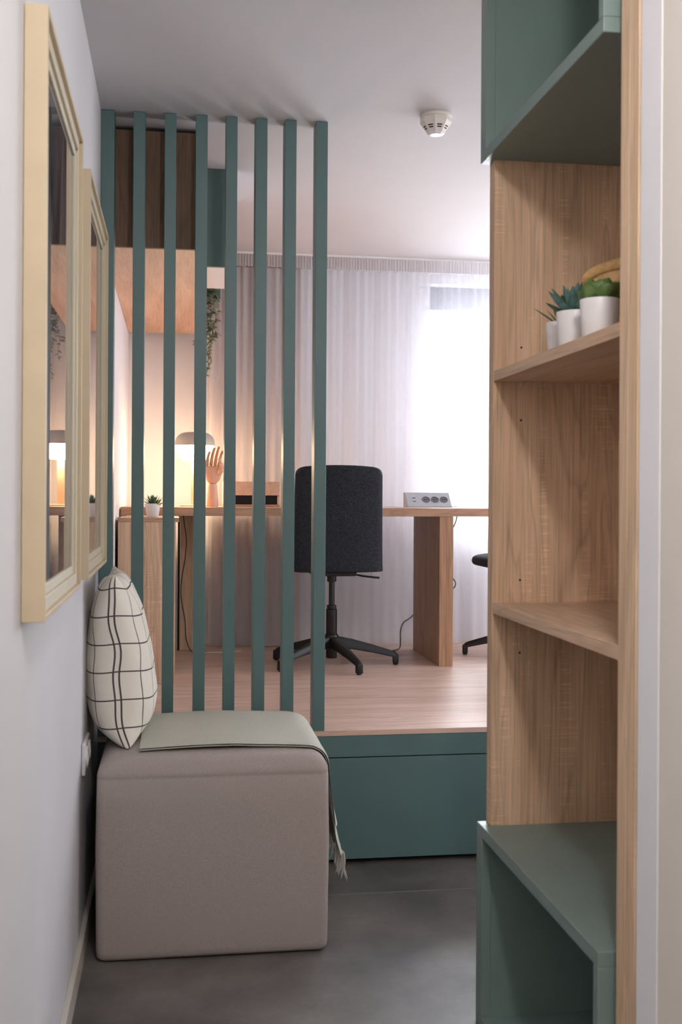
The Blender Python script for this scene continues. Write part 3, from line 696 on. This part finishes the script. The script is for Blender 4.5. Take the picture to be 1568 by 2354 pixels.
# arc length in cloth coordinates, measured from the near edge seam
def arcs(side):
    U = {}; V = {}
    for j in range(NG+1):
        s = 0
        for i in range(NG+1):
            if i: s += (grid[(side, i, j)][0].co-grid[(side, i-1, j)][0].co).length
            U[i, j] = s
    for i in range(NG+1):
        s = 0
        for j in range(NG+1):
            if j: s += abs(grid[(side, i, j)][0].co.z-grid[(side, i, j-1)][0].co.z)*0.75+0.25*(grid[(side, i, j)][0].co-grid[(side, i, j-1)][0].co).length
            V[i, j] = s
    return U, V
for side in (-1, 1):
    U, V = arcs(side)
    for i in range(NG):
        for j in range(NG):
            q = [(i, j), (i+1, j), (i+1, j+1), (i, j+1)]
            if side == 1: q = q[::-1]
            fc = bmc.faces.new([grid[(side, a, b_)][0] for a, b_ in q])
            for l, (a, b_) in zip(fc.loops, q):
                l[uvl].uv = (U[a, b_], V[a, b_])
cmb = MB(); cmb.bm.free(); cmb.bm = bmc
cmb.build('cover', M['check'], cu, True, local=True, ang=3.1)

# ------------------------------------------------------------------ picture frames
def frame(label, y0, y1, z0=1.040, z1=2.050):
    t = thing('picture_frame', label, 'picture frame', (XL+0.001, (y0+y1)/2, z0), 0, 'pale wood frames on the left wall')
    xa, xb = XL+0.001, -0.210
    def ringbox(mb, w0, w1, x0, x1, bev=0.001):
        mb.box(x0, x1, y0+w0, y0+w1, z0+w0, z1-w0, bev); mb.box(x0, x1, y1-w1, y1-w0, z0+w0, z1-w0, bev)
        mb.box(x0, x1, y0+w1, y1-w1, z0+w0, z0+w1, bev); mb.box(x0, x1, y0+w1, y1-w1, z1-w1, z1-w0, bev)
        return mb
    ringbox(MB(), 0, 0.010, xa, xb).build('outer_moulding', M['frame'], t)
    ringbox(MB(), 0.0101, 0.034, xa, xb-0.008).build('inner_moulding', M['frame_in'], t)
    ringbox(MB(), 0.0341, 0.052, xa, xb-0.014).build('inner_lip', M['frame_in'], t)
    MB().box(xa, xb-0.018, y0+0.052, y1-0.052, z0+0.052, z1-0.052).build('glazed_print', M['print'], t)
frame('tall pale wood framed print on the left wall, nearest to the camera', 1.872, 2.572)
frame('tall pale wood framed print on the left wall, farther one beside the slats', 2.800, 3.530)

# wall socket
ws = thing('wall_socket', 'white double wall socket low on the left wall beside the pouf', 'wall socket', (XL, 3.17, 0.53))
MB().box(XL+0.0005, XL+0.011, 3.09, 3.25, 0.485, 0.572, 0.004, 3).build('cover_plate', M['white_plastic'], ws, True)
for y in (3.13, 3.21):
    g = MB(); g.rings([[(XL+x, y+r*math.cos(2*PI*i/28), 0.528+r*math.sin(2*PI*i/28)) for i in range(28)] for r, x in ((0.030, 0.010), (0.030, 0.0155), (0.021, 0.0155), (0.020, 0.0112))])
    g.build('socket', M['white_plastic'], ws, True)

# ------------------------------------------------------------------ smoke detector
sd = thing('smoke_detector', 'white smoke detector with dark vent slots on the ceiling', 'smoke detector', (0.847, 3.60, ZC))
sx, sy = 0.847, 3.61
MB().lathe([(0.052, ZC-0.0005), (0.052, ZC-0.010), (0.050, ZC-0.012), (0.047, ZC-0.012)], sx, sy, 8*5, True, False).build('base', M['detector'], sd, True, ang=0.4)
def octr(r, z, n=8, rot=PI/8+0.1):
    return [(sx+r*math.cos(2*PI*i/n+rot), sy+r*math.sin(2*PI*i/n+rot), z) for i in range(n)]
bd = MB().rings([octr(0.053, ZC-0.0125), octr(0.053, ZC-0.026), octr(0.050, ZC-0.030), octr(0.030, ZC-0.058)], True, True).build('body', M['detector'], sd)
MB().rings([octr(0.030, ZC-0.0582), octr(0.030, ZC-0.061), octr(0.020, ZC-0.066)]).build('cap', M['white_plastic'], sd)
for k in range(8):
    a = 2*PI*k/8+PI/8+0.1+PI/8; ca_, sa_ = math.cos(a), math.sin(a); g = MB()
    for r, z, hw in ((0.0395, ZC-0.0405, 0.0088), (0.0350, ZC-0.0468, 0.0072)):
        r_ = r*math.cos(PI/8)+0.0016
        dd = Vector((-ca_*0.58, -sa_*0.58, -0.81)); ta = Vector((-sa_, ca_, 0)); nn = Vector((ca_*0.81, sa_*0.81, -0.58)); cc = Vector((sx+ca_*r_, sy+sa_*r_, z))
        g.rings([[tuple(cc+ta*a_+dd*e+nn*q) for a_, e in ((-hw, -0.0018), (hw, -0.0018), (hw, 0.0018), (-hw, 0.0018))] for q in (-0.003, 0.0018)])
    g.build('vent_slot', M['dark'], bd)

# ------------------------------------------------------------------ bookcase
YF0, YF1 = 2.545, 2.584     # far side panel
YA0, YA1 = 1.716, 1.790     # near side panel (double)
XK = 1.095
bc = thing('bookcase', 'tall sawn oak bookcase with open shelves along the right side', 'bookcase', (0.9, 2.15, 0))
MB().box(XB, XK, YF0, YF1, 0.001, ZC-0.001, 0.0012).build('side_panel', M['oak'], bc)
MB().box(XB, XK, YA0+0.038, YA1, 0.001, ZC-0.001, 0.0015).build('side_panel', M['oak_edge'], bc)
MB().box(XB, XK, YA0, YA0+0.0372, 0.001, ZC-0.001, 0.0015).build('side_panel', M['oak_edge'], bc)
MB().box(XK-0.01, XK, YA1+0.0005, YF0-0.0005, 0.001, ZC-0.001).build('back_panel', M['oak'], bc)
for z in (0.975, 1.522):
    so = MB().box(XB+0.001, XK-0.0105, YA1+0.0005, YF0-0.0005, z, z+0.0245, 0.001).build('shelf', M['oak_y'], bc)
    g = MB(); g.rings([[(0.807+0.003*math.cos(2*PI*i/16), yy, z-0.006+0.003*math.sin(2*PI*i/16)) for i in range(16)] for yy in (YF0-0.012, YF0)])
    g.box(0.804, 0.810, YF0-0.010, YF0-0.0002, z-0.012, z-0.0005, 0.001)
    g.build('shelf_pin', M['steel'], so, True)
for z in (1.603, 1.431, 1.053, 0.881):
    g = MB(); g.rings([[(0.807+0.0026*math.cos(2*PI*i/16), yy, z+0.0026*math.sin(2*PI*i/16)) for i in range(16)] for yy in (YF0-0.0006, YF0+0.004)]); g.build('pin_hole', M['dark'], bc)
# open teal boxes
def openbox(label, z0, z1):
    t = thing('open_box', label, 'box', (0.9, 2.2, z0), 0, 'teal open boxes set into the bookcase')
    x0, x1, y0, y1, tk, tz = 0.716, XK-0.011, 1.812, 2.5845, 0.022, 0.027
    # sides are notched to sit on the bookcase front
    MB().box(x0, x1, y0, YF0-0.0008, z1-tz, z1, 0.0014).box(x0, XB-0.0005, YF0-0.0008, y1, z1-tz, z1, 0.0014).build('top_panel', M['tealbox'], t)
    MB().box(x0, x1, y0, YF0-0.0008, z0, z0+tz, 0.0014).box(x0, XB-0.0005, YF0-0.0008, y1, z0, z0+tz, 0.0014).build('bottom_panel', M['tealbox'], t)
    MB().box(x0, XB-0.0005, YF0-0.006, y1, z0+tz, z1-tz, 0.001).box(XB-0.0005, x1, YF0-0.006, YF0-0.0008, z0+tz, z1-tz).build('side_panel', M['tealbox'], t)
    MB().box(x0, x1, y0, y0+tk, z0+tz, z1-tz, 0.0014).build('side_panel', M['tealbox'], t)
    MB().box(x1-0.008, x1, y0+tk, YF0-0.007, z0+tz, z1-tz).build('back_panel', M['tealbox'], t)
openbox('teal open box at the foot of the bookcase, resting on the floor', 0.0005, 0.475)
openbox('teal open box at the top of the bookcase, under the ceiling', 2.043, ZC-0.001)

# pots on the upper shelf
ZS = 1.547
a = thing('potted_succulent', 'white potted succulent with thin narrow leaves, farthest on the bookcase shelf', 'potted plant', (0.828, 2.33, ZS), 0, 'white potted succulents on the bookcase shelf')
pot(a, 0.828, 2.33, ZS, 0.033, 0.082, 0.85)
f = MB(); 
for an, el, L in ((PI*1.0, 0.62, 0.075), (PI*0.8, 0.95, 0.05), (PI*1.3, 0.9, 0.05), (0.5, 0.9, 0.05), (2.0, 1.1, 0.05), (5.4, 0.8, 0.05), (PI*0.9, 1.25, 0.055)):
    leaf(f, (0.828, 2.33, ZS+0.072), (math.cos(an)*math.cos(el), math.sin(an)*math.cos(el), math.sin(el)), (0, 0, 1), L, 0.008, -0.05, 0.7, 0.4, 8)
f.build('foliage', M['succ_dark'], a, True)
b2 = thing('potted_succulent', 'white potted succulent with blue green pointed leaves, middle of the shelf', 'potted plant', (0.808, 2.19, ZS), 0, 'white potted succulents on the bookcase shelf')
pot(b2, 0.808, 2.19, ZS, 0.038, 0.082, 0.85)
f = MB(); rosette(f, 0.808, 2.19, ZS+0.070, 20, 0.078, 0.034, 0.42, 1.4, 0.08, 0.75, 11, 0.3, 0.3); f.build('foliage', M['succ_blue'], b2, True)
c3 = thing('potted_succulent', 'white potted succulent with fat bright green leaves, nearest on the shelf', 'potted plant', (0.806, 2.05, ZS), 0, 'white potted succulents on the bookcase shelf')
pot(c3, 0.806, 2.05, ZS, 0.0385, 0.083, 0.84)
f = MB(); rosette(f, 0.808, 2.05, ZS+0.072, 15, 0.056, 0.046, 0.25, 1.35, 0.25, 0.42, 21, 0.45, 0.3); f.build('foliage', M['succ_green'], c3, True)
bk = thing('basket', 'wicker basket with a bamboo rim behind the pots on the shelf', 'basket', (0.985, 2.33, ZS))
bx_, by_, br = 0.979, 2.33, 0.092
g = MB(); n = 96; rg = []
for j in range(19):
    t_ = j/18; z = ZS+0.0005+0.158*t_; r = br*(0.80+0.20*t_); ring = []
    for i in range(n):
        a_ = 2*PI*i/n; r_ = r+0.0022*math.sin(a_*24+(PI if j % 2 else 0)); ring.append((bx_+r_*math.cos(a_), by_+r_*math.sin(a_), z+0.018*t_-0.2*t_*r_*math.sin(a_)))
    rg.append(ring)
rg += [[(bx_+(br-0.006)*math.cos(2*PI*i/n), by_+(br-0.006)*math.sin(2*PI*i/n), ZS+0.176-0.2*br*math.sin(2*PI*i/n)) for i in range(n)], [(bx_+(br*0.78)*math.cos(2*PI*i/n), by_+(br*0.78)*math.sin(2*PI*i/n), ZS+0.006) for i in range(n)]]
g.rings(rg); g.build('body', M['wicker'], bk, True, ang=1.2)
g = MB(); rg = []
for i in range(61):
    a_ = 2*PI*i/60; node = 1+0.12*(1 if i % 10 == 0 else 0)
    rg.append([(bx_+(br+0.001+0.007*node*math.cos(q))*math.cos(a_), by_+(br+0.001+0.007*node*math.cos(q))*math.sin(a_), ZS+0.183-0.2*br*math.sin(a_)+0.012*node*math.sin(q)) for q in [2*PI*k/10 for k in range(10)]])
g.rings(rg, False, False); g.build('rim', M['bamboo'], bk, True, ang=1.2)
